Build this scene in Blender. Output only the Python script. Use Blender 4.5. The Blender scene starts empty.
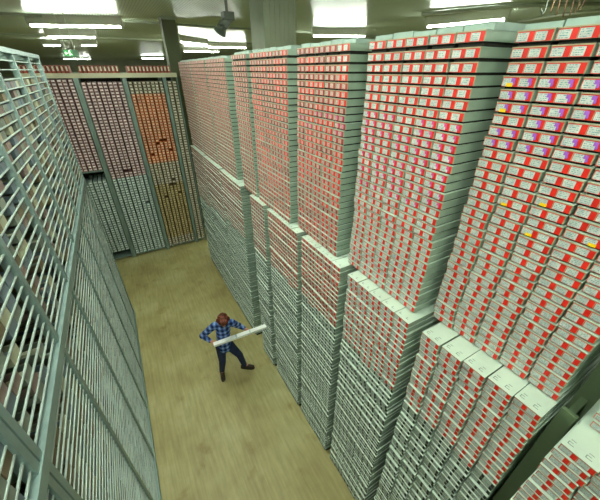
import bpy, bmesh, math, random
from mathutils import Vector, Matrix
random.seed(7)
D = bpy.data
C = bpy.context.scene.collection
PI = math.pi
H = 5.6                                            # camera height

# ------------------------------------------------------------------ camera
PITCH = math.radians(30.88); YAW = math.radians(29.69); F = 301.0
cam_d = D.cameras.new('camera'); cam = D.objects.new('camera', cam_d); C.objects.link(cam)
cam_d.sensor_width = 36; cam_d.lens = 36*F/600; cam_d.clip_start = .02; cam_d.clip_end = 200
cam.location = (0, 0, H); cam.rotation_euler = (PI/2-PITCH, 0, -YAW)
bpy.context.scene.camera = cam
FWD = Vector((math.sin(YAW)*math.cos(PITCH), math.cos(YAW)*math.cos(PITCH), -math.sin(PITCH)))
RGT = Vector((math.cos(YAW), -math.sin(YAW), 0)); UPV = RGT.cross(FWD)
def ray(x, y): return FWD + RGT*((x-300)/F) - UPV*((y-250)/F)
def on_z(x, y, z): d = ray(x, y); return Vector((0, 0, H)) + d*((z-H)/d.z)
def on_x(x, y, X): d = ray(x, y); return Vector((0, 0, H)) + d*(X/d.x)
def on_y(x, y, Y): d = ray(x, y); return Vector((0, 0, H)) + d*(Y/d.y)
def proj(p):
    v = Vector(p)-Vector((0, 0, H)); w = v.dot(FWD)
    if w < .05: return None
    return 300+F*v.dot(RGT)/w, 250-F*v.dot(UPV)/w
def shown_area(pts):
    """size in the photograph of a quad, clipped to the frame"""
    q = [proj(p) for p in pts]
    if any(a is None for a in q): return 0
    for ax, lim, sg in ((0, 0, 1), (0, 600, -1), (1, 0, 1), (1, 500, -1)):
        out = []
        for i, a in enumerate(q):
            b = q[(i+1) % len(q)]; ia = (a[ax]-lim)*sg >= 0; ib = (b[ax]-lim)*sg >= 0
            if ia: out.append(a)
            if ia != ib:
                t = (lim-a[ax])/(b[ax]-a[ax]); out.append((a[0]+(b[0]-a[0])*t, a[1]+(b[1]-a[1])*t))
        q = out
        if len(q) < 3: return 0
    return abs(sum(q[i][0]*q[(i+1) % len(q)][1]-q[(i+1) % len(q)][0]*q[i][1] for i in range(len(q))))/2

# ------------------------------------------------------------------ materials
def lin(c): return tuple(((v/255)/12.92 if v/255 <= .04045 else ((v/255+.055)/1.055)**2.4) for v in c)
def mat(name, rgb, rough=.6, metal=0, vary=0, scale=3, rgb2=None, bump=0, emit=0, detail=3):
    m = D.materials.new(name); m.use_nodes = True
    n = m.node_tree.nodes; l = m.node_tree.links; b = n['Principled BSDF']
    c = lin(rgb); b.inputs['Base Color'].default_value = (*c, 1)
    b.inputs['Roughness'].default_value = rough; b.inputs['Metallic'].default_value = metal
    if emit:
        b.inputs['Emission Color'].default_value = (*c, 1); b.inputs['Emission Strength'].default_value = emit
    if vary or rgb2 or bump:
        g = n.new('ShaderNodeNewGeometry'); t = n.new('ShaderNodeTexNoise')
        t.inputs['Scale'].default_value = scale; t.inputs['Detail'].default_value = detail
        l.new(g.outputs['Position'], t.inputs['Vector'])
        if vary or rgb2:
            r = n.new('ShaderNodeValToRGB')
            c2 = lin(rgb2) if rgb2 else tuple(v*(1-vary) for v in c)
            r.color_ramp.elements[0].position = .35; r.color_ramp.elements[1].position = .65
            r.color_ramp.elements[0].color = (*c2, 1); r.color_ramp.elements[1].color = (*c, 1)
            l.new(t.outputs['Fac'], r.inputs['Fac']); l.new(r.outputs['Color'], b.inputs['Base Color'])
        if bump:
            bp = n.new('ShaderNodeBump'); bp.inputs['Strength'].default_value = bump; bp.inputs['Distance'].default_value = .01
            l.new(t.outputs['Fac'], bp.inputs['Height']); l.new(bp.outputs['Normal'], b.inputs['Normal'])
    return m

def label_mat(name, paper, ink, ink2=None):
    """printed paper: rows of small broken strokes laid out over the panel's own UVs"""
    m = D.materials.new(name); m.use_nodes = True
    n = m.node_tree.nodes; l = m.node_tree.links; b = n['Principled BSDF']; b.inputs['Roughness'].default_value = .55
    uv = n.new('ShaderNodeUVMap'); sep = n.new('ShaderNodeSeparateXYZ'); l.new(uv.outputs['UV'], sep.inputs[0])
    geo = n.new('ShaderNodeNewGeometry')
    def M(op, a, bb=None):
        k = n.new('ShaderNodeMath'); k.operation = op
        for i, v in enumerate((a, bb)):
            if v is None: continue
            if isinstance(v, (int, float)): k.inputs[i].default_value = v
            else: l.new(v, k.inputs[i])
        return k.outputs[0]
    rows = M('MULTIPLY', sep.outputs[1], 4.0); fr = M('FRACT', rows)
    line = M('MULTIPLY', M('GREATER_THAN', fr, .3), M('LESS_THAN', fr, .78))
    nz = n.new('ShaderNodeTexNoise'); nz.inputs['Scale'].default_value = 160; nz.inputs['Detail'].default_value = 1
    l.new(geo.outputs['Position'], nz.inputs['Vector'])
    stroke = M('GREATER_THAN', nz.outputs['Fac'], .5)
    inner = M('MULTIPLY', M('GREATER_THAN', sep.outputs[0], .08), M('LESS_THAN', sep.outputs[0], .86))
    inner = M('MULTIPLY', inner, M('MULTIPLY', M('GREATER_THAN', sep.outputs[1], .08), M('LESS_THAN', sep.outputs[1], .93)))
    f = M('MULTIPLY', M('MULTIPLY', line, stroke), inner)
    nb = n.new('ShaderNodeTexNoise'); nb.inputs['Scale'].default_value = 14; l.new(geo.outputs['Position'], nb.inputs['Vector'])
    pr = n.new('ShaderNodeValToRGB'); pr.color_ramp.elements[0].position = .35; pr.color_ramp.elements[1].position = .65
    pr.color_ramp.elements[0].color = (*[v*.78 for v in lin(paper)], 1); pr.color_ramp.elements[1].color = (*lin(paper), 1)
    l.new(nb.outputs['Fac'], pr.inputs['Fac'])
    mx = n.new('ShaderNodeMixRGB'); l.new(f, mx.inputs['Fac']); l.new(pr.outputs['Color'], mx.inputs['Color1'])
    mx.inputs['Color2'].default_value = (*lin(ink), 1); l.new(mx.outputs['Color'], b.inputs['Base Color'])
    return m

M_ = {}
M_['body'] = mat('box_card_side', (164, 184, 164), .55, vary=.14, scale=7)
M_['front'] = mat('box_card_front', (186, 166, 130), .6, vary=.2, scale=12)
M_['lid'] = mat('box_lid', (206, 224, 206), .5, vary=.1, scale=6)
M_['foot'] = mat('box_foot_gap_shade', (34, 34, 26), .9)  # inset foot, near-black to carry the shade of the gap between layers
M_['red'] = mat('red_sticker', (232, 42, 26), .45, vary=.2, scale=9)
M_['maroon'] = mat('dull_red_sticker', (178, 60, 52), .5, vary=.4, scale=5)
M_['white'] = label_mat('printed_label', (206, 212, 204), (108, 156, 158))
M_['white_pink'] = label_mat('printed_label_warm', (204, 182, 168), (140, 104, 100))
M_['purple'] = mat('purple_mark', (164, 92, 200), .5)
M_['pink'] = mat('pink_mark', (224, 76, 140), .5)
M_['yellow'] = mat('yellow_tag', (250, 206, 24), .45)
M_['pbody'] = mat('plain_box_side', (156, 178, 162), .5, vary=.16, scale=6)
M_['pfront'] = mat('plain_box_front', (104, 120, 106), .55, vary=.25, scale=9)
M_['plabel'] = label_mat('plain_printed_label', (186, 202, 190), (104, 126, 118))
M_['black'] = mat('black_end_mark', (20, 26, 22), .6)
M_['steel'] = mat('galvanised_steel', (142, 166, 160), .42, .45, vary=.18, scale=5)
M_['steel_pale'] = mat('pale_shelf_steel', (182, 200, 190), .45, .3, vary=.16, scale=4)
M_['rack_teal'] = mat('teal_grey_rack_steel', (124, 146, 136), .5, .2, vary=.15, scale=4)
M_['rack_cream'] = mat('cream_rack_beam', (206, 204, 172), .5, vary=.1)
M_['dark'] = mat('dark_plinth', (44, 46, 36), .8)

# ------------------------------------------------------------------ mesh builder
class MB:
    def __init__(s): s.v = []; s.f = []; s.m = []; s.uv = []
    def quad(s, a, b, c, d, m=0):
        i = len(s.v); s.v += [tuple(a), tuple(b), tuple(c), tuple(d)]; s.f.append((i, i+1, i+2, i+3)); s.m.append(m)
        s.uv += [(0, 0), (1, 0), (1, 1), (0, 1)]
    def box(s, x0, x1, y0, y1, z0, z1, m=0, front=None, top=None, T=None):
        P = [(x, y, z) for z in (z0, z1) for y in (y0, y1) for x in (x0, x1)]
        if T: P = [T(p) for p in P]
        i = len(s.v); s.v += P
        F_ = [((0, 2, 3, 1), m), ((4, 5, 7, 6), m if top is None else top), ((0, 1, 5, 4), m), ((2, 6, 7, 3), m), ((0, 4, 6, 2), m if front is None else front), ((1, 3, 7, 5), m)]
        for q, mm in F_:
            s.f.append(tuple(i+k for k in q)); s.m.append(mm); s.uv += [(0, 0), (1, 0), (1, 1), (0, 1)]
    def bar(s, a, b, w, h=None, m=0, up=(0, 0, 1)):
        a = Vector(a); b = Vector(b); h = h or w; d = (b-a).normalized(); u = Vector(up)
        if abs(d.dot(u)) > .98: u = Vector((0, 1, 0))
        r = d.cross(u).normalized()*w/2; t = r.cross(d).normalized()*h/2
        P = [a-r-t, a+r-t, a+r+t, a-r+t, b-r-t, b+r-t, b+r+t, b-r+t]; i = len(s.v); s.v += [tuple(p) for p in P]
        for q in ((0, 1, 2, 3), (7, 6, 5, 4), (0, 4, 5, 1), (1, 5, 6, 2), (2, 6, 7, 3), (3, 7, 4, 0)):
            s.f.append(tuple(i+k for k in q)); s.m.append(m); s.uv += [(0, 0), (1, 0), (1, 1), (0, 1)]
    def tube(s, pts, r, n=10, m=0, caps=True):
        pts = [Vector(p) for p in pts]; rs = r if isinstance(r, (list, tuple)) else [r]*len(pts); base = len(s.v); prev = None
        for k, p in enumerate(pts):
            d = (pts[min(k+1, len(pts)-1)]-pts[max(k-1, 0)]).normalized()
            if prev is None: u = d.orthogonal().normalized()
            else: u = (prev-d*prev.dot(d)).normalized()
            prev = u; w = d.cross(u)
            for j in range(n):
                a = 2*PI*j/n; s.v.append(tuple(p+(u*math.cos(a)+w*math.sin(a))*rs[k]))
        for k in range(len(pts)-1):
            for j in range(n):
                j2 = (j+1) % n
                s.f.append((base+k*n+j, base+k*n+j2, base+(k+1)*n+j2, base+(k+1)*n+j)); s.m.append(m); s.uv += [(0, 0), (1, 0), (1, 1), (0, 1)]
        if caps:
            for k in (0, len(pts)-1):
                q = [base+k*n+j for j in range(n)]
                if k == 0: q.reverse()
                s.f.append(tuple(q)); s.m.append(m); s.uv += [(0, 0)]*n
    def mesh(s, name, mats):
        me = D.meshes.new(name); me.from_pydata(s.v, [], s.f)
        for k in mats: me.materials.append(k if not isinstance(k, str) else M_[k])
        me.polygons.foreach_set('material_index', s.m)
        ul = me.uv_layers.new(name='UVMap'); ul.data.foreach_set('uv', [c for q in s.uv for c in q])
        me.update(); return me
    def build(s, name, mats, parent=None, smooth=False):
        me = s.mesh(name, mats)
        if smooth: me.polygons.foreach_set('use_smooth', [True]*len(me.polygons))
        return link(name, me, parent)
def link(name, me, parent=None, loc=None):
    o = D.objects.new(name, me); C.objects.link(o)
    if parent: o.parent = parent
    if loc is not None: o.location = loc
    return o
def tag(o, label=None, cat=None, group=None, kind=None):
    if label: o['label'] = label
    if cat: o['category'] = cat
    if group: o['group'] = group
    if kind: o['kind'] = kind
    return o
def empty(name, loc=(0, 0, 0), rz=0):
    o = D.objects.new(name, None); C.objects.link(o); o.location = loc; o.rotation_euler = (0, 0, rz); o.empty_display_size = .1
    return o
ONES = 'zero first second third fourth fifth sixth seventh eighth ninth tenth eleventh twelfth thirteenth fourteenth fifteenth sixteenth seventeenth eighteenth nineteenth'.split()
TENS = {2: 'twent', 3: 'thirt', 4: 'fort', 5: 'fift', 6: 'sixt', 7: 'sevent', 8: 'eight'}
def nth(k):
    if k < 20: return ONES[k]
    t, u = divmod(k, 10)
    return TENS[t]+'ieth' if u == 0 else TENS[t]+'y-'+ONES[u]

# ------------------------------------------------------------------ room shell
ZC = 6.95
def structure(o): o['kind'] = 'structure'; return o
def floor_mat():
    m = D.materials.new('worn_floor'); m.use_nodes = True; n = m.node_tree.nodes; l = m.node_tree.links; b = n['Principled BSDF']
    g = n.new('ShaderNodeNewGeometry')
    t = n.new('ShaderNodeTexNoise'); t.inputs['Scale'].default_value = .9; t.inputs['Detail'].default_value = 5; t.inputs['Roughness'].default_value = .6
    l.new(g.outputs['Position'], t.inputs['Vector'])
    r = n.new('ShaderNodeValToRGB'); e = r.color_ramp.elements
    e[0].position = .28; e[0].color = (*lin((158, 146, 94)), 1); e[1].position = .7; e[1].color = (*lin((192, 190, 138)), 1)
    k = e.new(.5); k.color = (*lin((178, 170, 116)), 1)
    l.new(t.outputs['Fac'], r.inputs['Fac'])
    mp = n.new('ShaderNodeMapping'); mp.inputs['Scale'].default_value = (14, 1.2, 1); l.new(g.outputs['Position'], mp.inputs['Vector'])
    t2 = n.new('ShaderNodeTexNoise'); t2.inputs['Scale'].default_value = 1.6; t2.inputs['Detail'].default_value = 4; l.new(mp.outputs['Vector'], t2.inputs['Vector'])
    r2 = n.new('ShaderNodeValToRGB'); r2.color_ramp.elements[0].position = .3; r2.color_ramp.elements[0].color = (.82, .8, .76, 1)
    r2.color_ramp.elements[1].position = .7; r2.color_ramp.elements[1].color = (1.08, 1.08, 1.05, 1); l.new(t2.outputs['Fac'], r2.inputs['Fac'])
    t3 = n.new('ShaderNodeTexNoise'); t3.inputs['Scale'].default_value = 2.7; t3.inputs['Detail'].default_value = 6; l.new(g.outputs['Position'], t3.inputs['Vector'])
    r3 = n.new('ShaderNodeValToRGB'); r3.color_ramp.elements[0].position = .28; r3.color_ramp.elements[0].color = (.8, .72, .6, 1)
    r3.color_ramp.elements[1].position = .4; r3.color_ramp.elements[1].color = (1, 1, 1, 1); l.new(t3.outputs['Fac'], r3.inputs['Fac'])
    def mul(a, c):
        x = n.new('ShaderNodeMixRGB'); x.blend_type = 'MULTIPLY'; x.inputs['Fac'].default_value = 1
        l.new(a, x.inputs['Color1']); l.new(c, x.inputs['Color2']); return x.outputs['Color']
    l.new(mul(mul(r.outputs['Color'], r2.outputs['Color']), r3.outputs['Color']), b.inputs['Base Color'])
    b.inputs['Roughness'].default_value = .5
    return m
def ceiling_mat():
    m = D.materials.new('glossy_ribbed_ceiling'); m.use_nodes = True; n = m.node_tree.nodes; l = m.node_tree.links; b = n['Principled BSDF']
    g = n.new('ShaderNodeNewGeometry'); s = n.new('ShaderNodeSeparateXYZ'); l.new(g.outputs['Position'], s.inputs[0])
    w = n.new('ShaderNodeTexWave'); w.inputs['Scale'].default_value = 4.5; w.bands_direction = 'X'; w.inputs['Distortion'].default_value = 0
    l.new(g.outputs['Position'], w.inputs['Vector'])
    r = n.new('ShaderNodeValToRGB'); r.color_ramp.elements[0].color = (*lin((176, 192, 168)), 1); r.color_ramp.elements[1].color = (*lin((218, 232, 210)), 1)
    r.color_ramp.elements[0].position = .03; r.color_ramp.elements[1].position = .12
    l.new(w.outputs['Fac'], r.inputs['Fac']); l.new(r.outputs['Color'], b.inputs['Base Color'])
    bp = n.new('ShaderNodeBump'); bp.inputs['Strength'].default_value = .12; bp.inputs['Distance'].default_value = .02
    l.new(w.outputs['Fac'], bp.inputs['Height']); l.new(bp.outputs['Normal'], b.inputs['Normal'])
    b.inputs['Roughness'].default_value = .27; b.inputs['Metallic'].default_value = .08
    return m
XL, XR, YB, YF = -12.0, 16.0, -6.0, 60.0
wall_m = mat('painted_wall_panel', (168, 176, 150), .6, vary=.08, scale=1)
def shell(name, x0, x1, y0, y1, z0, z1, m):
    b = MB(); b.box(x0, x1, y0, y1, z0, z1); return structure(b.build(name, [m]))
shell('floor', XL, XR, YB, YF, -.2, 0, floor_mat())
shell('ceiling', XL, XR, YB, YF, ZC, ZC+.2, ceiling_mat())
shell('wall_left', XL-.2, XL, YB-.2, YF+.2, -.2, ZC+.2, wall_m)
shell('wall_right', XR, XR+.2, YB-.2, YF+.2, -.2, ZC+.2, wall_m)
shell('wall_far', XL, XR, YF, YF+.2, -.2, ZC+.2, wall_m)
shell('wall_near', XL, XR, YB-.2, YB, -.2, ZC+.2, wall_m)
rail_m = mat('ceiling_joint_strip', (150, 158, 136), .45, .3, vary=.1)
b = MB(); b.box(XL, XR, 13.0, 13.2, ZC-.06, ZC); structure(b.build('trim_1', [rail_m]))
b = MB(); b.box(XL, XR, 20.0, 20.2, ZC-.06, ZC); structure(b.build('trim_2', [rail_m]))

# columns of the building
col_m = mat('grey_green_column', (92, 100, 68), .55, vary=.14, scale=2)
col_pale = mat('pale_column', (150, 156, 132), .55, vary=.14, scale=2)
def column(name, x0, x1, y0, y1, label, ribs):
    e = tag(empty(name, ((x0+x1)/2, (y0+y1)/2, 0)), label, 'column', kind='structure'); cx, cy = (x0+x1)/2, (y0+y1)/2
    b = MB(); b.box(x0-cx, x1-cx, y0-cy, y1-cy, 0, ZC-.06)
    for k in range(ribs):
        yy = y0-cy-.012; xx = x0-cx+(k+.5)*(x1-x0)/ribs
        b.box(xx-.02, xx+.02, yy, y0-cy, .05, ZC-.1)
    b.build('shaft', [col_pale if ribs else col_m], e)
    b = MB(); b.box(x0-cx-.03, x1-cx+.03, y0-cy-.03, y1-cy+.03, ZC-.06, ZC); b.build('cap_plate', [rail_m], e)
    b = MB(); b.box(x0-cx-.03, x1-cx+.03, y0-cy-.03, y1-cy+.03, 0, .05); b.build('base_plate', [M_['dark']], e)
column('building_column', 1.95, 2.35, 11.7, 12.1, 'green painted column between the back rack and the far stacks', 0)
column('building_column', 3.0, 3.72, 6.68, 7.36, 'square grey-green column with ribbed face rising behind the stacks', 7)

# ------------------------------------------------------------------ fluorescent tubes
tube_m = mat('lit_tube', (246, 255, 240), .3, emit=100)
house_m = mat('lamp_housing', (206, 206, 190), .4, .2)
ZT = 6.70
def lamp(a, c, label):
    a = Vector(a); c = Vector(c); mid = (a+c)/2; L = (c-a).length; ang = math.atan2(c.y-a.y, c.x-a.x)
    e = tag(empty('fluorescent_lamp', (mid.x, mid.y, ZT), ang), label, 'ceiling lamp', 'fluorescent tube lamps on the ceiling')
    b = MB(); b.box(-L/2-.05, L/2+.05, -.045, .045, .03, ZC-ZT); b.build('housing', [house_m], e)
    b = MB(); b.tube([(-L/2, 0, 0), (L/2, 0, 0)], .026, 12); b.build('tube', [tube_m], e, True)
    for s in (-1, 1):
        b = MB(); b.box(s*L/2-.025, s*L/2+.025, -.035, .035, -.035, .03); b.build('socket', [house_m], e)
    ld = D.lights.new('tube_light', 'AREA'); ld.shape = 'RECTANGLE'; ld.size = L; ld.size_y = .12; ld.energy = 38; ld.color = (.93, 1, .9)
    lo = D.objects.new('tube_light', ld); C.objects.link(lo); lo.location = (mid.x, mid.y, ZT-.04); lo.rotation_euler = (0, 0, ang)
PX = [((30, 25.5), (122, 27), 'long lit tube lamp over the caged rack, in front of the exit sign'),
      ((48, 37), (96, 37.5), 'lit tube lamp beyond the joint strip, before the exit sign'),
      ((44, 45.5), (61, 45.5), 'small lit tube just above the exit sign, wall side'),
      ((82, 45.5), (97, 45.5), 'small lit tube just above the exit sign, column side'),
      ((64, 59), (91, 58.8), 'short lit tube just under the exit sign'),
      ((142, 58.5), (164, 58.5), 'short lit tube against the green column over the orange boxes'),
      ((184, 51.5), (219, 52), 'lit tube low over the distant stacks beside the green column'),
      ((207, 47), (246, 48), 'lit tube over the distant stacks beneath the hanging grey fixture'),
      ((180, 42), (207, 45), 'small lit tube between green column and hanging fixture'),
      ((313, 36), (365, 36.5), 'lit tube beside the ribbed column above the middle stacks'),
      ((427, 27), (506, 19.5), 'bright lit tube above the gap beside the yellow-tagged stack')]
for p, q, lb in PX: lamp(on_z(*p, ZT), on_z(*q, ZT), lb)
# same lamps over the near aisle, outside the frame, carry on the pattern of the hall
NEAR = [(0, 7.0, 'lit tube over the aisle, just before the long lamp by the exit sign'), (0, 4.9, 'lit tube over the aisle above the worker'), (0, 2.6, 'lit tube over the middle of the aisle'),
        (0, .3, 'lit tube directly overhead in the aisle'), (0, -2.4, 'lit tube behind the viewer'), (4.2, 2.2, 'lit tube above the third and fourth stacks'), (4.2, -.4, 'lit tube above the end stack')]
for x, y, lb in NEAR:

    lamp((x-.75, y, ZT), (x+.75, y, ZT), lb)

# exit sign
gs = mat('exit_green', (40, 150, 70), .4, emit=.5); gw = mat('exit_white', (235, 250, 225), .4, emit=.7); gd = mat('exit_dim_green', (58, 104, 70), .5)
p0 = on_y(62.5, 49.5, 9.4); p1 = on_y(79.5, 57, 9.4)
e = tag(empty('exit_sign', ((p0.x+p1.x)/2, 9.4, p1.z)), 'green exit sign with white running figure and arrow hanging under the ceiling', 'exit sign')
W2 = (p1.x-p0.x)/2; HH = p0.z-p1.z
b = MB(); b.box(-W2, W2, 0, .05, 0, HH); b.build('sign_body', [gd], e)
b = MB(); b.box(-W2+.01, W2*.2, -.004, 0, .012, HH-.012); b.build('lit_panel', [gs], e)
b = MB()
def sx(u): return -W2+.01+(W2*1.2-.01)*u
def sz(v): return .012+(HH-.024)*v
def pl(pts, th): 
    for a, c in zip(pts, pts[1:]): b.bar((sx(a[0]), -.006, sz(a[1])), (sx(c[0]), -.006, sz(c[1])), .003, th)
pl([(.62, .62), (.72, .4), (.62, .3), (.66, .1)], .02); pl([(.72, .4), (.84, .28), (.9, .34)], .018); pl([(.52, .5), (.62, .62), (.78, .55)], .014)
b.tube([(sx(.66), -.008, sz(.82)), (sx(.66), -.004, sz(.82))], .017, 10)
pl([(.42, .5), (.12, .5)], .02); pl([(.24, .72), (.1, .5), (.24, .28)], .018)
b.build('pictogram', [gw], e)
for s in (-.6, .6):
    b = MB(); b.tube([(s*W2, .025, HH), (s*W2, .025, ZC-p1.z)], .008, 6); b.build('hanger', [house_m], e)

# hanging fixture: dark angled floodlight on a bracket
q = on_y(228, 24, 7.6)
fx_m = mat('dark_fixture', (86, 92, 82), .5, .3)
e = tag(empty('hanging_fixture', (q.x, q.y, q.z)), 'dark grey angled fixture hanging from the ceiling beside the ribbed column', 'ceiling fixture')
b = MB(); b.tube([(0, 0, ZC-q.z), (0, 0, .12)], .03, 8); b.build('drop_pole', [fx_m], e)
b = MB(); b.box(-.1, .12, -.1, .1, .06, .2); b.bar((.02, 0, .1), (-.16, 0, -.08), .14, .16); b.build('housing', [fx_m], e)
b = MB(); b.tube([(-.1, 0, -.02), (-.2, -.02, -.16)], [.06, .13], 14); b.build('horn', [fx_m], e)

# conduit, cables above the near stacks
pipe_m = mat('conduit', (176, 182, 160), .45, .3); cable_m = mat('brown_cable', (112, 84, 62), .6)
b = MB(); b.tube([on_z(518, 22, ZC-.04), on_z(560, 15, ZC-.04), on_z(630, 8, ZC-.04)], .035, 8)
tag(b.build('conduit_pipe', [pipe_m], None, True), 'thin pale conduit running just over the yellow-tagged stack', 'pipe')
b = MB(); b.tube([on_z(422, 14, ZC-.045), on_z(510, 6, ZC-.045), on_z(640, 3, ZC-.045)], .04, 8)
tag(b.build('conduit_pipe', [pipe_m], None, True), 'grey conduit fixed along the ceiling above the bright tube', 'pipe')
for k in range(6):
    c0 = on_y(556+k*5.5, 2, 2.6); pts = []
    for j in range(9):
        t = j/8; pts.append(c0+Vector((.05*math.sin(t*5+k), 0, (ZC-c0.z)*(1-t)-.12*t+.03*math.sin(t*9+k))))
    b = MB(); b.tube(pts, .009, 6); tag(b.build('hanging_cable', [cable_m], None, True), 'brown cable loop dangling at the ceiling corner over the yellow-tagged stack', 'cable', 'brown cables dangling above the yellow-tagged stack')
hook = MB(); c0 = on_y(548, 0, 2.6)
hook.tube([c0+Vector((0, 0, ZC-c0.z)), c0, c0+Vector((.02, 0, -.1)), c0+Vector((-.03, 0, -.14)), c0+Vector((-.08, 0, -.09))], .009, 6)
tag(hook.build('ceiling_hook', [fx_m], None, True), 'dark bent hook dangling beside the brown cables', 'hook')

# ------------------------------------------------------------------ right hand stacks of core boxes
PZ = .0635                                         # layer height
ROWS_UP, ROWS_LO, Z_LO, Z_UP = 31, 59, .045, 3.795
DEPTH = 1.05
# name used in labels, upper (x, y0, y1), lower (x, y0, y1), trays across, tone
STACK_WORDS = {0: 'end stack', 1: 'yellow-tagged stack', 2: 'stack beside yellow-tagged one', 3: 'fourth stack from end', 4: 'fifth stack from end', 5: 'narrow stack'}
def nst(k): return f"{k}{'th' if 10 <= k % 100 <= 20 else {1: 'st', 2: 'nd', 3: 'rd'}.get(k % 10, 'th')}"
STACKS = [
 ('the end stack', (1.97, -.86, .03), (1.73, -.83, .065), 5, 'red'),
 ('the yellow-tagged stack', (1.93, .19, 1.11), (1.72, .17, 1.02), 5, 'red'),
 ('the stack next to the yellow-tagged one', (1.82, 1.20, 2.13), (1.69, 1.13, 1.96), 5, 'red'),
 ('the stack two past the yellow-tagged one', (1.76, 2.28, 3.15), (1.68, 2.08, 2.91), 5, 'mid'),
 ('the stack three past the yellow-tagged one', (1.72, 3.29, 4.34), (1.67, 3.0, 3.92), 6, 'mid'),
 ('the narrow stack', (1.71, 4.44, 5.02), (1.66, 4.06, 4.62), 3, 'far'),
 ('the first distant stack', (1.74, 5.46, 6.62), (1.66, 5.10, 6.36), 6, 'far'),
 ('the second distant stack', (1.74, 6.68, 7.9), (1.66, 6.42, 7.7), 6, 'far'),
 ('the third distant stack', (1.74, 7.96, 9.2), (1.66, 7.76, 9.1), 6, 'far'),
]
def tray(mb, x, y0, y1, z, mats, T=None, gap=0):
    """foot, body and overhanging lid of one box; mats are slot numbers body, front, lid, foot"""
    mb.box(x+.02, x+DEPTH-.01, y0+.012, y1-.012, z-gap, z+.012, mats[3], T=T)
    mb.box(x, x+DEPTH, y0+.002, y1-.002, z+.012, z+.0575, mats[0], mats[1], T=T)
    mb.box(x-.004, x+DEPTH, y0+.0005, y1-.0005, z+.0575, z+PZ-.0002, mats[0], mats[1], mats[2], T=T)
def halves(y0, y1):
    """the two stickers of a box: (far edge, near edge) along y, far one first"""
    w = y1-y0
    return [(y1-.02*w, y1-.49*w), (y1-.51*w, y1-.96*w)]
ROT = {1: math.radians(-3.0), 0: math.radians(-1.0)}
SLOPE = {(1, 'lower'): .12, (0, 'lower'): .16, (1, 'upper'): .05, (0, 'upper'): .05}
boxes = []
for si, (nm, up, lo, nt, tone) in enumerate(STACKS):
    for lev, (x, y0, y1), nr, zb in (('upper', up, ROWS_UP, Z_UP), ('lower', lo, ROWS_LO, Z_LO)):
        pw = (y1-y0)/nt
        for r in range(nr):
            down = nr-r
            gap, lift = 0, 0
            if lev == 'upper' and si < 6:
                gap = ({2: .004, 1: .006} if si < 2 else {3: .003, 2: .006, 1: .010}).get(down, 0); lift = ({2: .004, 1: .010} if si < 2 else {3: .003, 2: .009, 1: .021}).get(down, 0)
            zr = zb+r*PZ+lift
            rowoff = random.uniform(-.006, .006)
            if lev == 'lower' and random.random() < (.13 if si > 2 or down > 16 else 0) and r < nr-1: rowoff -= random.uniform(.006, .015)
            if lev == 'upper' and r > 0: rowoff *= .7
            roff = random.uniform(-.007, .007)
            for c in range(nt):
                yb = y1-c*pw
                red_rows = {0: 15, 1: 14, 2: 14, 3: 14, 4: 15, 5: 16, 6: 17, 7: 19, 8: 22}[si] + (1 if (si*7+c*3) % 4 == 0 else 0)
                plain = lev == 'lower' and down > red_rows
                xx = x+rowoff+random.uniform(-.0035, .0035)+SLOPE.get((si, lev), 0)*c*pw
                ja = random.uniform(-.003, .003)+roff
                boxes.append(dict(si=si, nm=nm, lev=lev, r=r, down=down, c=c, x=xx, y0=yb-pw+.0035+ja, y1=yb-.0035+ja, z=zr, gap=gap, plain=plain, tone=tone, top=(r == nr-1), seed=random.random()))
for bx in boxes:
    x, a, c, z = bx['x'], bx['y0'], bx['y1'], bx['z']
    bx['area'] = shown_area([(x, a, z), (x, c, z), (x, c, z+PZ), (x, a, z+PZ)])
reds = sorted([b_ for b_ in boxes if not b_['plain']], key=lambda b_: -b_['area'])
plains = sorted([b_ for b_ in boxes if b_['plain']], key=lambda b_: -b_['area'])
# lower stacks first lose to shelf edge: keep only those the photo shows
pick_red, rest_red = reds[:300], reds[300:]
pick_plain, rest_plain = plains[:300], plains[300:]

# yellow tags by where they stand: stack row and tray found from the picture plane of the stack face
YEL = {}
for px in ((510.5, 79), (498, 110), (503, 203), (539, 203), (526, 236), (589, 246)):
    p = on_x(px[0], px[1], 1.93); best = None
    for bx in pick_red:
        if bx['si'] == 1 and bx['lev'] == 'upper' and bx['y0'] <= p.y <= bx['y1'] and bx['z'] <= p.z <= bx['z']+PZ:
            YEL[id(bx)] = 0 if p.y > (bx['y0']+bx['y1'])/2 else 1
def marks(bx):
    """which coloured mark the printed labels of this box carry"""
    if bx['lev'] == 'upper' and bx['si'] == 1 and 4 <= bx['down'] <= 9 and bx['seed'] < .88: return 'purple'
    if bx['lev'] == 'upper' and bx['si'] == 2 and 8 <= bx['down'] <= 17 and bx['seed'] < .8: return 'pink'
    if bx['lev'] == 'upper' and bx['si'] == 3 and 9 <= bx['down'] <= 11 and bx['seed'] < .5: return 'pink'
    return None

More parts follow.
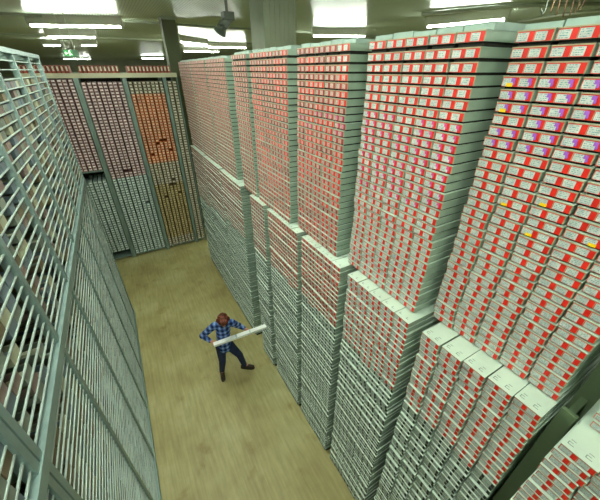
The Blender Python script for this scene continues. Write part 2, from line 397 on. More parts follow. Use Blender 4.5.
def sticker_quads(mb, X, f, n_, z, mred, mwhite, mk=None, gap=.001, wf=.69):
    """sticker with a printed panel; f, n_ = far and near edges"""
    w = f-n_
    mb.quad((X-gap, f, z+.0125), (X-gap, n_, z+.0125), (X-gap, n_, z+.0570), (X-gap, f, z+.0570), mred)
    g2 = gap+.0008
    mb.quad((X-g2, f-.03*w, z+.0155), (X-g2, f-wf*w, z+.0155), (X-g2, f-wf*w, z+.0525), (X-g2, f-.03*w, z+.0525), mwhite)
    if mk is not None:
        g3 = g2+.0008
        mb.quad((X-g3, f-.55*w, z+.034), (X-g3, f-.80*w, z+.034), (X-g3, f-.80*w, z+.052), (X-g3, f-.55*w, z+.052), mk)
        mb.quad((X-g3, f-.68*w, z+.020), (X-g3, f-.82*w, z+.020), (X-g3, f-.82*w, z+.034), (X-g3, f-.68*w, z+.034), mk)
def plain_quads(mb, X, f, n_, z, mlabel, mblack, gap=.001):
    w = f-n_
    mb.quad((X-gap, f, z+.012), (X-gap, f-.74*w, z+.012), (X-gap, f-.74*w, z+.0535), (X-gap, f, z+.0535), mlabel)
    mb.quad((X-gap, f-.78*w, z+.014), (X-gap, n_, z+.014), (X-gap, n_, z+.052), (X-gap, f-.78*w, z+.052), mblack)

# ---- individual red labelled boxes: body mesh > label (> printed_panel, coloured marks), lid_writing on the topmost lids
cache = {}
def body_mesh(w, plain, gap=0):
    k = ('b', round(w, 4), plain, gap)
    if k not in cache:
        mb = MB(); tray(mb, 0, -w, 0, 0, (0, 1, 2, 3), gap=gap)
        cache[k] = mb.mesh('plain_core_box' if plain else 'core_box', ['pbody', 'pfront', 'lid', 'foot'] if plain else ['body', 'front', 'lid', 'foot'])
    return cache[k]
def piece(kind, w, half):
    k = (kind, round(w, 4), half)
    if k in cache: return cache[k]
    f, n_ = halves(-w, 0)[half]; ww = f-n_; mb = MB()
    def slab(fa, fb, z0, z1, g): mb.box(-g, -g+.0009, f-fb*ww, f-fa*ww, z0, z1)
    def panel(fa, fb, z0, z1, g): mb.quad((-g, f-fa*ww, z0), (-g, f-fb*ww, z0), (-g, f-fb*ww, z1), (-g, f-fa*ww, z1))
    if kind == 'label': slab(0, 1, .0125, .0568, .001); m = ['red']
    if kind == 'maroon_label': slab(0, 1, .011, .0545, .001); m = ['maroon']
    if kind == 'printed_panel': panel(.03, .69, .0150, .0525, .0018); m = ['white']
    if kind in ('purple_mark', 'pink_mark'):
        panel(.55, .8, .034, .052, .0026); panel(.68, .82, .02, .034, .0026); m = [kind[:-5]]
    if kind == 'yellow_tag': panel(.30, .72, .0125, .030, .0028); m = ['yellow']
    if kind == 'plain_label': panel(0, .74, .0125, .0535, .001); m = ['plabel']
    if kind == 'end_mark': panel(.78, 1, .014, .052, .001); m = ['black']
    if kind == 'lid_writing':
        y = f-.2*ww; z = PZ+.0004
        for (xa, ya, xb, yb) in ((.03, 0, .03, .026), (.03, .0, .05, .0), (.05, .0, .05, .018), (.07, .004, .07, .024)):
            mb.box(xa-.002, xb+.002, y-yb-.002, y-ya+.002, PZ-.0002, z)
        m = ['lidink']
    cache[k] = mb.mesh(kind, m); return cache[k]
M_['lidink'] = mat('lid_ink', (120, 140, 128), .7)
WHERE = {'upper': 'upper part of', 'lower': 'lower part of'}
for bx in pick_red:
    w = round(bx['y1']-bx['y0'], 4)
    o = link('core_box', body_mesh(w, False, bx['gap']), None, (bx['x'], bx['y1'], bx['z']))
    mk = marks(bx); yl = YEL.get(id(bx))
    style = 'yellow-tagged ' if yl is not None else {'purple': 'purple-marked ', 'pink': 'pink-marked ', None: 'red '}[mk]
    where = bx['lev']+' '+STACK_WORDS[bx['si']]
    tag(o, f"{style}box, {where}, {nst(bx['down'])} layer down, {nst(bx['c']+1)} from far end", 'box', 'red-labelled core boxes in the aisle stacks')
    for h in (0, 1):
        lb = link('label', piece('label', w, h), o)
        link('printed_panel', piece('printed_panel', w, h), lb)
        if mk: link(mk+'_mark', piece(mk+'_mark', w, h), lb)
        if yl == h: link('yellow_tag', piece('yellow_tag', w, h), lb)
        if bx['top'] and bx['lev'] == 'lower': link('lid_writing', piece('lid_writing', w, h), o)
for bx in pick_plain:
    w = round(bx['y1']-bx['y0'], 4)
    o = link('plain_core_box', body_mesh(w, True), None, (bx['x'], bx['y1'], bx['z']))
    where = 'lower '+STACK_WORDS[bx['si']]
    tag(o, f"grey box, {where}, {nst(bx['down'])} layer down, {nst(bx['c']+1)} from far end", 'box', 'grey core boxes low in the aisle stacks')
    for h in (0, 1):
        link('label', piece('plain_label', w, h), o); link('end_mark', piece('end_mark', w, h), o)
# ---- the rest of each kind
mb = MB()
for bx in rest_red:
    far = bx['tone'] != 'red'
    tray(mb, bx['x'], bx['y0'], bx['y1'], bx['z'], (0, 1, 2, 3), gap=bx['gap'])
    mk = marks(bx); mi = {None: None, 'purple': 7, 'pink': 8}[mk]
    for f, n_ in halves(bx['y0'], bx['y1']):
        sticker_quads(mb, bx['x'], f, n_, bx['z'], 5 if (bx['tone'] == 'far' or (bx['tone'] == 'mid' and bx['seed'] < .5)) else 4, 9 if bx['tone'] in ('far', 'mid') else 6, mi, wf=.69 if not far else .6)
    if bx['top'] and bx['lev'] == 'lower':
        for f, n_ in halves(bx['y0'], bx['y1']):
            y = f-.2*(f-n_)
            mb.box(bx['x']+.03, bx['x']+.034, y-.026, y, bx['z']+PZ-.0002, bx['z']+PZ+.0004, 10); mb.box(bx['x']+.034, bx['x']+.055, y-.006, y-.002, bx['z']+PZ-.0002, bx['z']+PZ+.0004, 10)
tag(mb.build('core_boxes', ['body', 'front', 'lid', 'foot', 'red', 'maroon', 'white', 'purple', 'pink', 'white_pink', 'lidink']), 'remaining red-labelled core boxes filling the stacks along the aisle', 'boxes', kind='stuff')
mb = MB()
for bx in rest_plain:
    tray(mb, bx['x'], bx['y0'], bx['y1'], bx['z'], (0, 1, 2, 3))
    for f, n_ in halves(bx['y0'], bx['y1']): plain_quads(mb, bx['x'], f, n_, bx['z'], 4, 5)
tag(mb.build('plain_core_boxes', ['pbody', 'pfront', 'lid', 'foot', 'plabel', 'black']), 'remaining grey core boxes low in the stacks along the aisle', 'boxes', kind='stuff')
# pallets under the stacks and the cover boards lying on the topmost layer
cover_m = mat('cover_board', (160, 182, 170), .5, vary=.2, scale=7)
skid_names = ['end stack', 'yellow-tagged stack', 'stack next to the yellow-tagged one', 'stack two past the yellow-tagged one', 'stack three past the yellow-tagged one', 'narrow stack', 'first distant stack', 'second distant stack', 'third distant stack']
for si, (nm, up, lo, nt, tone) in enumerate(STACKS):
    e = tag(empty('pallet', (lo[0], (lo[1]+lo[2])/2, 0)), f'low dark pallet on the floor under the {skid_names[si]}', 'pallet', 'pallets under the aisle stacks')
    hw = (lo[2]-lo[1])/2
    b = MB(); b.box(.03, DEPTH-.02, -hw, hw, .03, Z_LO); b.build('deck', [M_['dark']], e)
    for yy in (-hw+.05, 0, hw-.05):
        b = MB(); b.box(.04, DEPTH-.03, yy-.04, yy+.04, 0, .03); b.build('runner', [M_['dark']], e)
    zt = Z_UP+ROWS_UP*PZ+(.010 if si < 2 else .021 if si < 6 else 0)
    e = tag(empty('cover_board', (up[0], (up[1]+up[2])/2, zt)), f'pale cover boards lying on top of the {skid_names[si]}', 'cover', 'cover boards on top of the stacks')
    hw = (up[2]-up[1])/2; n = nt
    for k in range(n):
        b = MB(); b.box(.05, DEPTH-.02, -hw+k*2*hw/n+.004, -hw+(k+1)*2*hw/n-.004, 0, .03+.004*((k*5+si) % 3)); b.build('board', [cover_m], e)

dv = mat('dark_green_panel', (110, 130, 96), .55, vary=.2, scale=3)
e = tag(empty('divider_frame', (2.0, .115, 0)), 'dark green steel upright closing the gap between end stack and yellow-tagged stack', 'frame')
b = MB(); b.box(0, .03, -.042, .042, 0, 3.76); b.build('lower_panel', [dv], e)
b = MB(); b.box(.28, .31, -.05, .05, 0, 5.72); b.build('upper_panel', [dv], e)
b = MB(); b.box(.03, .28, -.02, .02, 3.6, 3.7); b.build('bracket', [dv], e)

# ------------------------------------------------------------------ back rack
YBK = 10.6
bays = [(-1.64, -.68, 'caged-rack side bay'), (-.53, .44, 'middle bay'), (.58, 1.48, 'orange bay'), (1.60, 1.86, 'narrow bay by the column')]
e = tag(empty('storage_rack', (0, YBK, 0)), 'tall grey steel rack full of core boxes closing off the end of the aisle', 'rack')
for x0, x1 in ((-1.78, -1.66), (-.665, -.545), (.455, .565), (1.495, 1.585), (1.87, 1.9)):
    b = MB(); b.box(x0, x1, -.03, .05, 0, 5.45); b.build('post', [M_['rack_teal']], e)
    b = MB(); b.box(x0, x1, .85, .93, 0, 5.45); b.build('post', [M_['rack_teal']], e)
b = MB(); b.box(-1.78, 1.9, -.035, .03, 5.42, 5.53); b.build('top_beam', [M_['rack_cream']], e)
b = MB(); b.box(-1.78, 1.9, .03, .93, 5.47, 5.53); b.build('top_deck', [M_['rack_teal']], e)
b = MB(); b.box(-1.78, 1.9, 1.0, 1.02, 0, 5.45); b.build('light_block_panel', [M_['dark']], e)  # added behind the boxes to block lamplight coming through their gaps
for x0, x1, _n in bays:
    b = MB(); b.box(x0-.01, x1+.01, .0, .9, .07, .1); b.build('bottom_shelf', [M_['rack_teal']], e)
b = MB(); b.box(bays[0][0]-.01, bays[0][1]+.01, .0, .9, 3.02, 3.06); b.build('middle_shelf', [M_['rack_teal']], e)
BP = .078
bcol = {
 'orange': (mat('orange_box_end', (228, 124, 66), .6, vary=.3, scale=4), mat('orange_box_label', (250, 204, 168), .6, vary=.25, scale=9)),
 'pinkish': (mat('pinkish_box_end', (176, 134, 128), .6, vary=.3, scale=6), mat('pinkish_box_label', (246, 228, 226), .6, vary=.3, scale=10)),
 'tealish': (mat('pale_teal_box_end', (166, 188, 178), .6, vary=.25, scale=6), mat('pale_teal_box_label', (224, 240, 232), .6, vary=.25, scale=10)),
 'ochre': (mat('ochre_box_end', (160, 136, 86), .6, vary=.3, scale=6), mat('ochre_box_label', (220, 204, 150), .6, vary=.3, scale=10)),
 'cream': (mat('cream_box_end', (160, 146, 116), .6, vary=.3, scale=6), mat('cream_box_label', (226, 222, 200), .6, vary=.25, scale=10)),
}
hole_m = mat('dark_box_slot', (40, 34, 30), .8)
def end_box(mb, x, y, z, w, h, mi, ml, mk, dep=.85):
    mb.box(x, x+w, y, y+dep, z, z+h, mi)
    mb.quad((x+.012*w/.1, y-.001, z+.022), (x+w-.008, y-.001, z+.022), (x+w-.008, y-.001, z+h-.004), (x+.012, y-.001, z+h-.004), ml)
    mb.quad((x+w*.3, y-.001, z+.003), (x+w*.78, y-.001, z+.003), (x+w*.78, y-.001, z+.014), (x+w*.3, y-.001, z+.014), mk)
def zone(bi, z):
    if bi == 0: return None if z < .3 or 2.76 < z < 3.0 else ('pinkish' if z > 3 else 'tealish')
    if bi == 1: return 'pinkish' if z > 2.75 else 'tealish'
    if bi == 2:
        if z > 5.0: return 'cream'
        if z > 3.05: return 'orange'
        if z > 2.35: return 'cream'
        return 'ochre' if z > .45 else 'cream'
    return 'cream'
missing = {(2, 21, 4), (2, 21, 5), (2, 22, 3), (2, 26, 1), (2, 25, 6), (2, 39, 4), (2, 39, 5), (2, 44, 2), (1, 31, 3), (1, 31, 4), (0, 34, 3), (1, 45, 6), (2, 37, 5), (2, 43, 6)}
stuff = MB(); order = ['orange', 'pinkish', 'tealish', 'ochre', 'cream']
smats = [x for k in order for x in bcol[k]]+[hole_m]
proto = {}
count = {'orange': 0, 'pinkish': 0}
for bi, (x0, x1, bn) in enumerate(bays):
    nc = 2 if bi == 3 else 8; pw = (x1-x0)/nc
    zs = []
    nrow = int((5.40-.1)/BP)
    for r in range(nrow):
        z = .1+r*BP
        if bi == 0: z = .1+.2*0+r*BP if z < 2.75 else 3.06+(r-34)*BP
        if bi == 0 and (r < 3): continue
        if bi == 0 and z+BP > 5.42: continue
        k = zone(bi, z+.04)
        if k is None: continue
        for c in range(nc):
            down = nrow-r
            if (bi, down, c) in missing: continue
            x = x0+c*pw+.010+(.008 if c % 2 else 0); w = pw-.027
            y = YBK+random.uniform(-.004, .012)
            if (k == 'orange') or (k == 'pinkish' and bi == 1):
                nm = 'orange_core_box' if k == 'orange' else 'pale_core_box'
                if k not in proto:
                    m2 = MB(); end_box(m2, 0, 0, 0, w, BP-.012, 0, 1, 2); proto[k] = m2.mesh(nm, [bcol[k][0], bcol[k][1], hole_m])
                o = link(nm, proto[k], None, (x, y, z)); count[k] += 1
                if k == 'orange': tag(o, f'orange-ended core box in the back rack, {nth(down)} layer down, {nth(c+1)} across', 'box', 'orange-ended boxes in the back rack')
                else: tag(o, f"pinkish core box in the back rack's middle bay, {nth(down)} layer down, {nth(c+1)} across", 'box', 'pinkish boxes in the middle bay of the back rack')
            else:
                i = order.index(k); end_box(stuff, x, y, z, w, BP-.012, 2*i, 2*i+1, len(smats)-1)
tag(stuff.build('back_rack_boxes', smats), 'remaining pale and ochre core boxes packed in the back rack', 'boxes', kind='stuff')
red_end = mat('reddish_box_end', (170, 84, 62), .6, vary=.3, scale=9); tp = None
xs = -1.7; k = 0
while xs < 1.75:
    if not (-.68 < xs < -.52 or .42 < xs < .56):
        if tp is None:
            m2 = MB(); m2.box(0, .075, 0, .7, 0, .17); m2.quad((.012, -.001, .05), (.05, -.001, .05), (.05, -.001, .15), (.012, -.001, .15), 1)
            tp = m2.mesh('reddish_core_box', [red_end, bcol['cream'][1]])
        k += 1
        tag(link('reddish_core_box', tp, None, (xs, YBK+.02, 5.53)), f"reddish core box standing on the back rack's top, {nth(k)} from caged rack", 'box', 'reddish boxes on top of the back rack')
    xs += .094

# ------------------------------------------------------------------ left rack: posts, shelf rails, sample trays
XF = -.87; XBK = -1.95
posts_y = [.5, 1.45, 2.48, 3.42, 4.38, 5.34, 6.4, 7.45]
ZM = 3.66; ZTOP = 5.79
e = tag(empty('caged_rack', (XF, 0, 0)), 'long galvanised rack of posts and close-set shelf rails lining one side of the aisle', 'rack')
for k, y in enumerate(posts_y):
    w = .13 if k == 1 else .06
    for z0, z1 in ((0, ZM), (ZM, ZTOP)):
        b = MB()
        if w > .1:
            b.box(-.05, .02, y-w/2, y-.008, z0, z1); b.box(-.05, .02, y+.008, y+w/2, z0, z1); b.box(-.045, .005, y-.008, y+.008, z0, z1)
        else: b.box(-.04, .02, y-w/2, y+w/2, z0, z1)
        b.build('post', [M_['steel']], e)
    b = MB(); b.box(XBK-XF-.04, XBK-XF+.02, y-.03, y+.03, 0, ZTOP); b.build('rear_post', [M_['rack_teal']], e)
Y0, Y1 = posts_y[0]-.03, posts_y[-1]+.03
for z, h in ((ZTOP, .05), (ZM, .09), (.05, .1)):
    b = MB(); b.box(-.03, .03, Y0, Y1, z-h/2, z+h/2); b.build('long_beam', [M_['steel']], e)
    b = MB(); b.box(XBK-XF-.03, XBK-XF+.03, Y0, Y1, z-h/2, z+h/2); b.build('long_beam', [M_['rack_teal']], e)
UPP, LOP = .088, .072
ups = [ZM+.1+i*UPP for i in range(23)]; los = [.16+i*LOP for i in range(48)]
for z in ups+los:
    t = .010 if z > ZM else .008
    b = MB(); b.box(-.006, .006, Y0, Y1, z-t, z); b.box(XBK-XF, XBK-XF+.015, Y0, Y1, z-t, z); b.build('shelf_rail', [M_['steel_pale']], e)
RODS = []
for px in ((112, 406), (123, 478), (48, 354), (98, 356)):
    p = on_x(px[0], px[1], XF-.03); RODS.append((p.y, p.z))
    b = MB(); b.tube([(-.012, p.y, p.z), (XBK-XF, p.y, p.z)], .007, 8); b.build('shelf_arm', [M_['steel_pale']], e)
for y in posts_y:
    for z in (ZM+.03, ZTOP-.03, .12):
        b = MB(); b.box(XBK-XF, -.03, y-.02, y+.02, z-.02, z+.02); b.build('cross_beam', [M_['rack_teal']], e)
tcol = [mat('tray_grey', (112, 122, 108), .65, vary=.3, scale=5), mat('tray_brown', (108, 98, 72), .7, vary=.3, scale=5), mat('tray_pinkish', (122, 106, 98), .65, vary=.3, scale=6), mat('tray_blue', (96, 112, 118), .65, vary=.3, scale=6), mat('tray_pale', (158, 162, 134), .6, vary=.3, scale=5)]
tw_names = ['grey', 'brown', 'pinkish', 'bluish', 'pale']
cand = []
rnd = random.Random(3)
for bi in range(len(posts_y)-1):
    ya, yb = posts_y[bi]+.05, posts_y[bi+1]-.05
    if bi == 1: ya += .03
    for lvl, zz in enumerate(los+ups):
        upper = zz > ZM
        if upper and zz > 5.45: continue
        if not upper and zz > 3.5: continue
        for c in range(6):
            pw = (yb-ya)/6
            if any(ya+c*pw-.01 < ry < ya+(c+1)*pw+.01 and rz-.08 < zz < rz+.30 for ry, rz in RODS): continue
            nearhole = upper and bi <= 2
            fill = .58 if nearhole else (.8 if upper else .88)
            if rnd.random() > fill: continue
            if upper:
                k = rnd.choices(range(5), [4, 3, 3 if bi > 2 else 1, 3, 2])[0]
            else:
                k = rnd.choices(range(5), [6, 3, 1, 1, 2])[0]
            y = ya+c*pw+.006; w = pw-.012; h = (UPP if upper else LOP)-.026
            x = XF-rnd.uniform(0, .005)
            ar = shown_area([(x, y, zz), (x, y+w, zz), (x, y+w, zz+h), (x, y, zz+h)])
            cand.append((ar, bi, lvl, c, x, y, zz, w, h, k))
cand.sort(key=lambda t: -t[0])
def tray_box(mb, x1, y, z, w, h, k):
    x0 = XBK+.01
    mb.box(x0, x1, y, y+w, z, z+.006, k)
    for a, c in ((y, y+.006), (y+w-.006, y+w)): mb.box(x0, x1, a, c, z+.006, z+h, k)
    mb.box(x1-.006, x1, y+.006, y+w-.006, z+.006, z+h, k); mb.box(x0, x0+.006, y+.006, y+w-.006, z+.006, z+h, k)
    mb.tube([(x0+.02, y+w/2, z+.006+(h-.01)/2), (x1-.008, y+w/2, z+.006+(h-.01)/2)], (h-.012)/2, 6, k)
tc = {}
for ar, bi, lvl, c, x, y, z, w, h, k in cand[:300]:
    key = (k, round(w, 4), round(h, 4))
    if key not in tc:
        m2 = MB(); x0 = XBK+.01-x
        m2.box(-1.0, 0, 0, w, 0, .006); m2.box(-1.0, 0, 0, .006, .006, h); m2.box(-1.0, 0, w-.006, w, .006, h); m2.box(-.006, 0, .006, w-.006, .006, h); m2.box(-1.0, -.994, .006, w-.006, .006, h)
        m3 = MB(); m3.tube([(-.98, w/2, .006+(h-.01)/2), (-.008, w/2, .006+(h-.01)/2)], (h-.012)/2, 8)
        tc[key] = (m2.mesh('sample_tray', [tcol[k]]), m3.mesh('core', [tcol[(k+4) % 5]]))
    o = link('sample_tray', tc[key][0], None, (x, y, z))
    link('core', tc[key][1], o)
    nsh = lvl+1
    tag(o, f'{tw_names[k]} sample tray in caged rack bay {bi+1} along, {nth(nsh)} shelf up, {nth(c+1)} in', 'tray', 'sample trays in the caged rack')
mb = MB()
for ar, bi, lvl, c, x, y, z, w, h, k in cand[300:]: tray_box(mb, x, y, z, w, h, k)
tag(mb.build('sample_trays', tcol), 'remaining sample trays deep in the caged rack', 'trays', kind='stuff')

# ------------------------------------------------------------------ the worker carrying a long white tray
def blob(name, parts, mat_, parent=None, vox=.009, it=6):
    """one continuous skin over tapered limbs: parts are chains of (x, y, z, radius[, flatten])"""
    bm = bmesh.new()
    for ch in parts:
        for (a, c) in zip(ch, ch[1:]) if len(ch) > 1 else [(ch[0], ch[0])]:
            pa, pc = Vector(a[:3]), Vector(c[:3]); n = max(2, int((pc-pa).length/(.3*min(a[3], c[3])))+1)
            for k in range(n):
                t = k/(n-1) if n > 1 else 0; p = pa.lerp(pc, t); r = a[3]+(c[3]-a[3])*t
                bmesh.ops.create_icosphere(bm, subdivisions=2, radius=r, matrix=Matrix.Translation(p))
    me = D.meshes.new(name); bm.to_mesh(me); bm.free(); me.materials.append(mat_)
    o = link(name, me, parent)
    m = o.modifiers.new('skin', 'REMESH'); m.mode = 'VOXEL'; m.voxel_size = vox; m.use_smooth_shade = True
    s = o.modifiers.new('soft', 'SMOOTH'); s.iterations = it; s.factor = .5
    return o
def plaid():
    m = D.materials.new('blue_plaid'); m.use_nodes = True; n = m.node_tree.nodes; l = m.node_tree.links; b = n['Principled BSDF']; b.inputs['Roughness'].default_value = .9
    g = n.new('ShaderNodeNewGeometry'); mp = n.new('ShaderNodeMapping'); mp.inputs['Rotation'].default_value = (0, 0, .25); l.new(g.outputs['Position'], mp.inputs['Vector'])
    s = n.new('ShaderNodeSeparateXYZ'); l.new(mp.outputs['Vector'], s.inputs[0])
    def stripe(sock):
        k = n.new('ShaderNodeMath'); k.operation = 'MULTIPLY'; k.inputs[1].default_value = 1/.088; l.new(sock, k.inputs[0])
        f = n.new('ShaderNodeMath'); f.operation = 'FRACT'; l.new(k.outputs[0], f.inputs[0])
        r = n.new('ShaderNodeValToRGB'); r.color_ramp.interpolation = 'CONSTANT'; e = r.color_ramp.elements
        e[0].position = 0; e[0].color = (.0, .0, .0, 1); e[1].position = .46; e[1].color = (.6, .6, .6, 1)
        k2 = e.new(.68); k2.color = (1, 1, 1, 1); k3 = e.new(.78); k3.color = (.6, .6, .6, 1); l.new(f.outputs[0], r.inputs['Fac']); return r.outputs['Color']
    a = stripe(s.outputs[0]); c = stripe(s.outputs[2])
    mx = n.new('ShaderNodeMixRGB'); mx.inputs['Fac'].default_value = .5; l.new(a, mx.inputs['Color1']); l.new(c, mx.inputs['Color2'])
    r = n.new('ShaderNodeValToRGB'); e = r.color_ramp.elements; e[0].position = .0; e[0].color = (*lin((18, 28, 62)), 1); e[1].position = 1; e[1].color = (*lin((196, 216, 240)), 1)
    k = e.new(.32); k.color = (*lin((58, 88, 158)), 1); k = e.new(.62); k.color = (*lin((112, 148, 206)), 1)
    l.new(mx.outputs['Color'], r.inputs['Fac']); l.new(r.outputs['Color'], b.inputs['Base Color']); return m
skin = mat('skin', (196, 142, 112), .55, vary=.08, scale=9)
jean = mat('dark_denim', (38, 52, 92), .85, vary=.35, scale=14)
hairm = mat('auburn_hair', (122, 52, 24), .6, rgb2=(56, 24, 12), scale=30)
shoem = mat('brown_boot', (66, 52, 38), .7, vary=.3, scale=20); solem = mat('boot_sole', (34, 32, 28), .8)
def V(*a): return Vector(a)
hd = V(.815, 4.35, 1.548)                                  # head centre, bowed towards the tray
face = V(-.22, -.80, -.56).normalized(); side = V(.97, -.24, 0).normalized(); crown = side.cross(face).normalized()
if crown.z < 0: crown = -crown
def hp(f, s, u): return tuple(hd+face*f+side*s+crown*u)
T0 = on_z(213.8, 345, 1.13); T1 = on_z(265.7, 326.4, 1.19); TD = (T1-T0).normalized()
def fingers(wrist, palm, tips_dir, thumb_dir, across):
    """palm and five bent fingers of unequal length closing round the tray edge"""
    ch = [[(*wrist, .028), (*palm, .036)]]
    for k, (ln, off) in enumerate(((.062, -.033), (.078, -.011), (.074, .011), (.058, .032))):
        base = palm+across*off+tips_dir*.03
        m1 = base+tips_dir*ln*.55; m2 = m1+(tips_dir*.25+thumb_dir*.75).normalized()*ln*.45; m3 = m2+(thumb_dir-tips_dir*.25).normalized()*ln*.3
        ch.append([(*base, .0115), (*m1, .0105), (*m2, .0095), (*m3, .0085)])
    tb = palm-across*.034; t1 = tb+(thumb_dir*.5-across*.6+tips_dir*.4).normalized()*.035; t2 = t1+(tips_dir*.8+thumb_dir*.3).normalized()*.03
    ch.append([(*tb, .0135), (*t1, .0125), (*t2, .010)])
    return ch
palmA = T0+TD*.03+V(0, .075, -.02); wrA = palmA+V(-.05, .075, -.01)
pB = T0+TD*.70; palmB = pB+V(0, .075, -.02); wrB = palmB+V(-.04, .08, .0)
shA, shB = V(.652, 4.465, 1.395), V(.968, 4.385, 1.395)
elA, elB = V(.415, 4.575, 1.15), V(1.13, 4.46, 1.165)
hipA, hipB = V(.685, 4.385, .89), V(.835, 4.355, .89)
knA, knB = V(.66, 4.355, .49), V(1.02, 4.335, .49)
anA, anB = V(.632, 4.47, .09), V(1.10, 4.37, .09)
toA, toB = V(.602, 4.325, .042), V(1.25, 4.27, .042)
spine = [(*V(.76, 4.375, .93), .125), (*V(.78, 4.41, 1.12), .118), (*V(.80, 4.43, 1.30), .128), (*V(.808, 4.42, 1.40), .085)]
head_parts = [[(*hp(.0, 0, .02), .088), (*hp(-.03, 0, .03), .092)], [(*hp(.045, 0, -.03), .062), (*hp(.055, 0, -.075), .042)], [(.808, 4.42, 1.42, .056), (*hp(-.03, 0, -.07), .056)],
              [(*hp(.085, 0, .012), .012), (*hp(.112, 0, -.022), .014)], [(*hp(0, .088, -.01), .018), (*hp(-.005, .09, .02), .018)], [(*hp(0, -.088, -.01), .018), (*hp(-.005, -.09, .02), .018)],
              [(*hp(.09, -.016, -.062), .009), (*hp(.09, .016, -.062), .009)], [(*hp(.082, -.035, .03), .011), (*hp(.082, .035, .03), .011)]]
body_parts = head_parts+[[(*shA, .05), (*elA, .038), (*wrA, .026)], [(*shB, .05), (*elB, .038), (*wrB, .026)], spine,
              [(*shA, .055), (.808, 4.43, 1.40, .07), (*shB, .055)],
              [(*hipA, .088), (*knA, .054), (*anA, .038)], [(*hipB, .088), (*knB, .054), (*anB, .038)], [(*anA, .036), (*toA, .028)], [(*anB, .036), (*toB, .028)]]
down = V(0, -.25, -1).normalized()
body_parts += fingers(wrA, palmA, V(.1, -.9, -.15).normalized(), V(0, -.1, 1).normalized(), TD)
body_parts += fingers(wrB, palmB, V(.1, -.9, -.15).normalized(), V(0, -.1, 1).normalized(), TD)
person = blob('person', body_parts, skin, None, .0065, 4)
tag(person, 'person in blue plaid shirt and dark jeans carrying a long white tray in the aisle', 'person')
pl_m = plaid()
def off(p, d): return p+V(*d)
blob('shirt', [[(*V(.757, 4.372, .875), .146), (*V(.765, 4.38, .96), .143), (*V(.78, 4.41, 1.12), .139), (*V(.80, 4.432, 1.29), .148), (*V(.806, 4.43, 1.38), .11)],
               [(*shA, .074), (.806, 4.435, 1.40, .092), (*shB, .074)],
               [(*shA, .076), (*elA, .062), (*(elA.lerp(wrA, .9)), .043)], [(*shB, .076), (*elB, .062), (*(elB.lerp(wrB, .85)), .043)],
               [(*V(.70, 4.40, .86), .085), (*V(.82, 4.375, .86), .085)]], pl_m, person, .010, 3)
b = MB(); pts = []
for k in range(11):
    a = -2.5+5.0*k/10; pts.append(V(.806, 4.405, 1.465)+V(.97, -.24, 0)*(.072*math.sin(a))+V(-.24, -.97, -.35)*(.072*math.cos(a)))
b.tube(pts, .016, 8); b.build('collar', [pl_m], person, True)
blob('trousers', [[(*V(.757, 4.37, .88), .122), (*V(.76, 4.37, .94), .122)], [(*hipA, .105), (*knA, .072), (*anA, .056)], [(*hipB, .105), (*knB, .072), (*anB, .056)]], jean, person, .010, 4)
for an, to in ((anA, toA), (anB, toB)):
    d = (to-an); d.z = 0; d.normalize()
    s_ = blob('shoe', [[(an.x, an.y, .075, .056), (an.x, an.y, .10, .05)], [(an.x-d.x*.045, an.y-d.y*.045, .05, .045), (*(V(an.x, an.y, .055)+d*.07), .048), (*(V(to.x, to.y, .05)), .040)]], shoem, person, .008, 3)
    nrm = V(-d.y, d.x, 0); b = MB(); base = V(an.x, an.y, 0)
    ring = [(-.09, 0), (-.08, .03), (-.02, .042), (.08, .046), (.16, .046), (.205, .03), (.222, 0), (.205, -.03), (.16, -.046), (.08, -.046), (-.02, -.042), (-.08, -.03)]
    i0 = len(b.v)
    for z in (.001, .026):
        for u, v in ring: p = base+d*u+nrm*v; b.v.append((p.x, p.y, z))
    n = len(ring)
    for k in range(n): b.f.append((k, (k+1) % n, n+(k+1) % n, n+k)); b.m.append(0); b.uv += [(0, 0)]*4
    b.f.append(tuple(range(n, 2*n))); b.m.append(0); b.uv += [(0, 0)]*n
    b.f.append(tuple(reversed(range(n)))); b.m.append(0); b.uv += [(0, 0)]*n
    b.build('sole', [solem], s_)
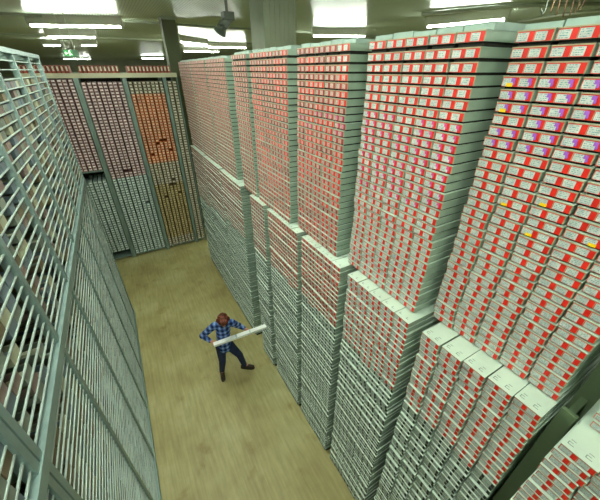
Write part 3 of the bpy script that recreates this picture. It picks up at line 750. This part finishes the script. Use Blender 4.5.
blob('hair', [[(*hp(-.022, 0, .062), .092), (*hp(-.055, 0, .032), .094), (*hp(-.065, 0, -.03), .074)], [(*hp(.04, -.04, .085), .056), (*hp(.045, .04, .085), .058)],
              [(*hp(-.01, .078, .04), .052), (*hp(-.025, .084, -.005), .040)], [(*hp(-.01, -.078, .04), .052), (*hp(-.025, -.084, -.005), .040)],
              [(*hp(.08, -.015, .07), .034), (*hp(.075, .035, .074), .036)]]+
     [[(*hp(.05*math.cos(k*1.3)-.02, .07*math.sin(k*1.3), .118+.014*math.sin(k*2.1)), .026), (*hp(.08*math.cos(k*1.3)-.02, .09*math.sin(k*1.3), .088), .024)] for k in range(9)], hairm, person, .007, 1)
eye_w = mat('eye_dark', (30, 24, 20), .3)
for s in (-.032, .032):
    b = MB(); b.tube([hp(.084, s-.008, .008), hp(.09, s, .008), hp(.084, s+.008, .008)], [.004, .0085, .004], 8); b.build('eye', [eye_w], person, True)
# the long tray in the worker's hands
tray_m = mat('white_tray', (250, 254, 248), .4, vary=.08, scale=8)
L = (T1-T0).length; tb = tag(empty('core_tray', T0), 'long white tray held across the body by the person in plaid', 'tray')
tb.rotation_mode = 'QUATERNION'; tb.rotation_quaternion = TD.to_track_quat('X', 'Z')
b = MB(); b.box(0, L, -.042, .042, -.02, -.015); b.box(0, L, -.042, -.037, -.015, .02); b.box(0, L, .037, .042, -.015, .02); b.build('trough', [tray_m], tb)
for x in (0, L-.006):
    b = MB(); b.box(x, x+.006, -.037, .037, -.015, .02); b.build('end_plate', [tray_m], tb)
b = MB(); b.box(-.003, L+.003, -.045, .045, .0205, .026); b.build('cover', [tray_m], tb)
b = MB(); b.box(.42, .45, -.046, .046, .026, .0266); b.box(.7, .72, -.046, .046, .026, .0266); b.build('tape', [mat('tray_tape', (190, 206, 196), .5)], tb)

# ------------------------------------------------------------------ light balance
w = D.worlds.new('hall_air'); bpy.context.scene.world = w; w.use_nodes = True
w.node_tree.nodes['Background'].inputs[0].default_value = (.7, .8, .66, 1); w.node_tree.nodes['Background'].inputs[1].default_value = .3
vs = bpy.context.scene.view_settings
vs.view_transform = 'Standard'; vs.look = 'None'; vs.exposure = 0.0
print('COUNTS', len(pick_red), len(pick_plain), len(rest_red), len(rest_plain), count, len(cand))
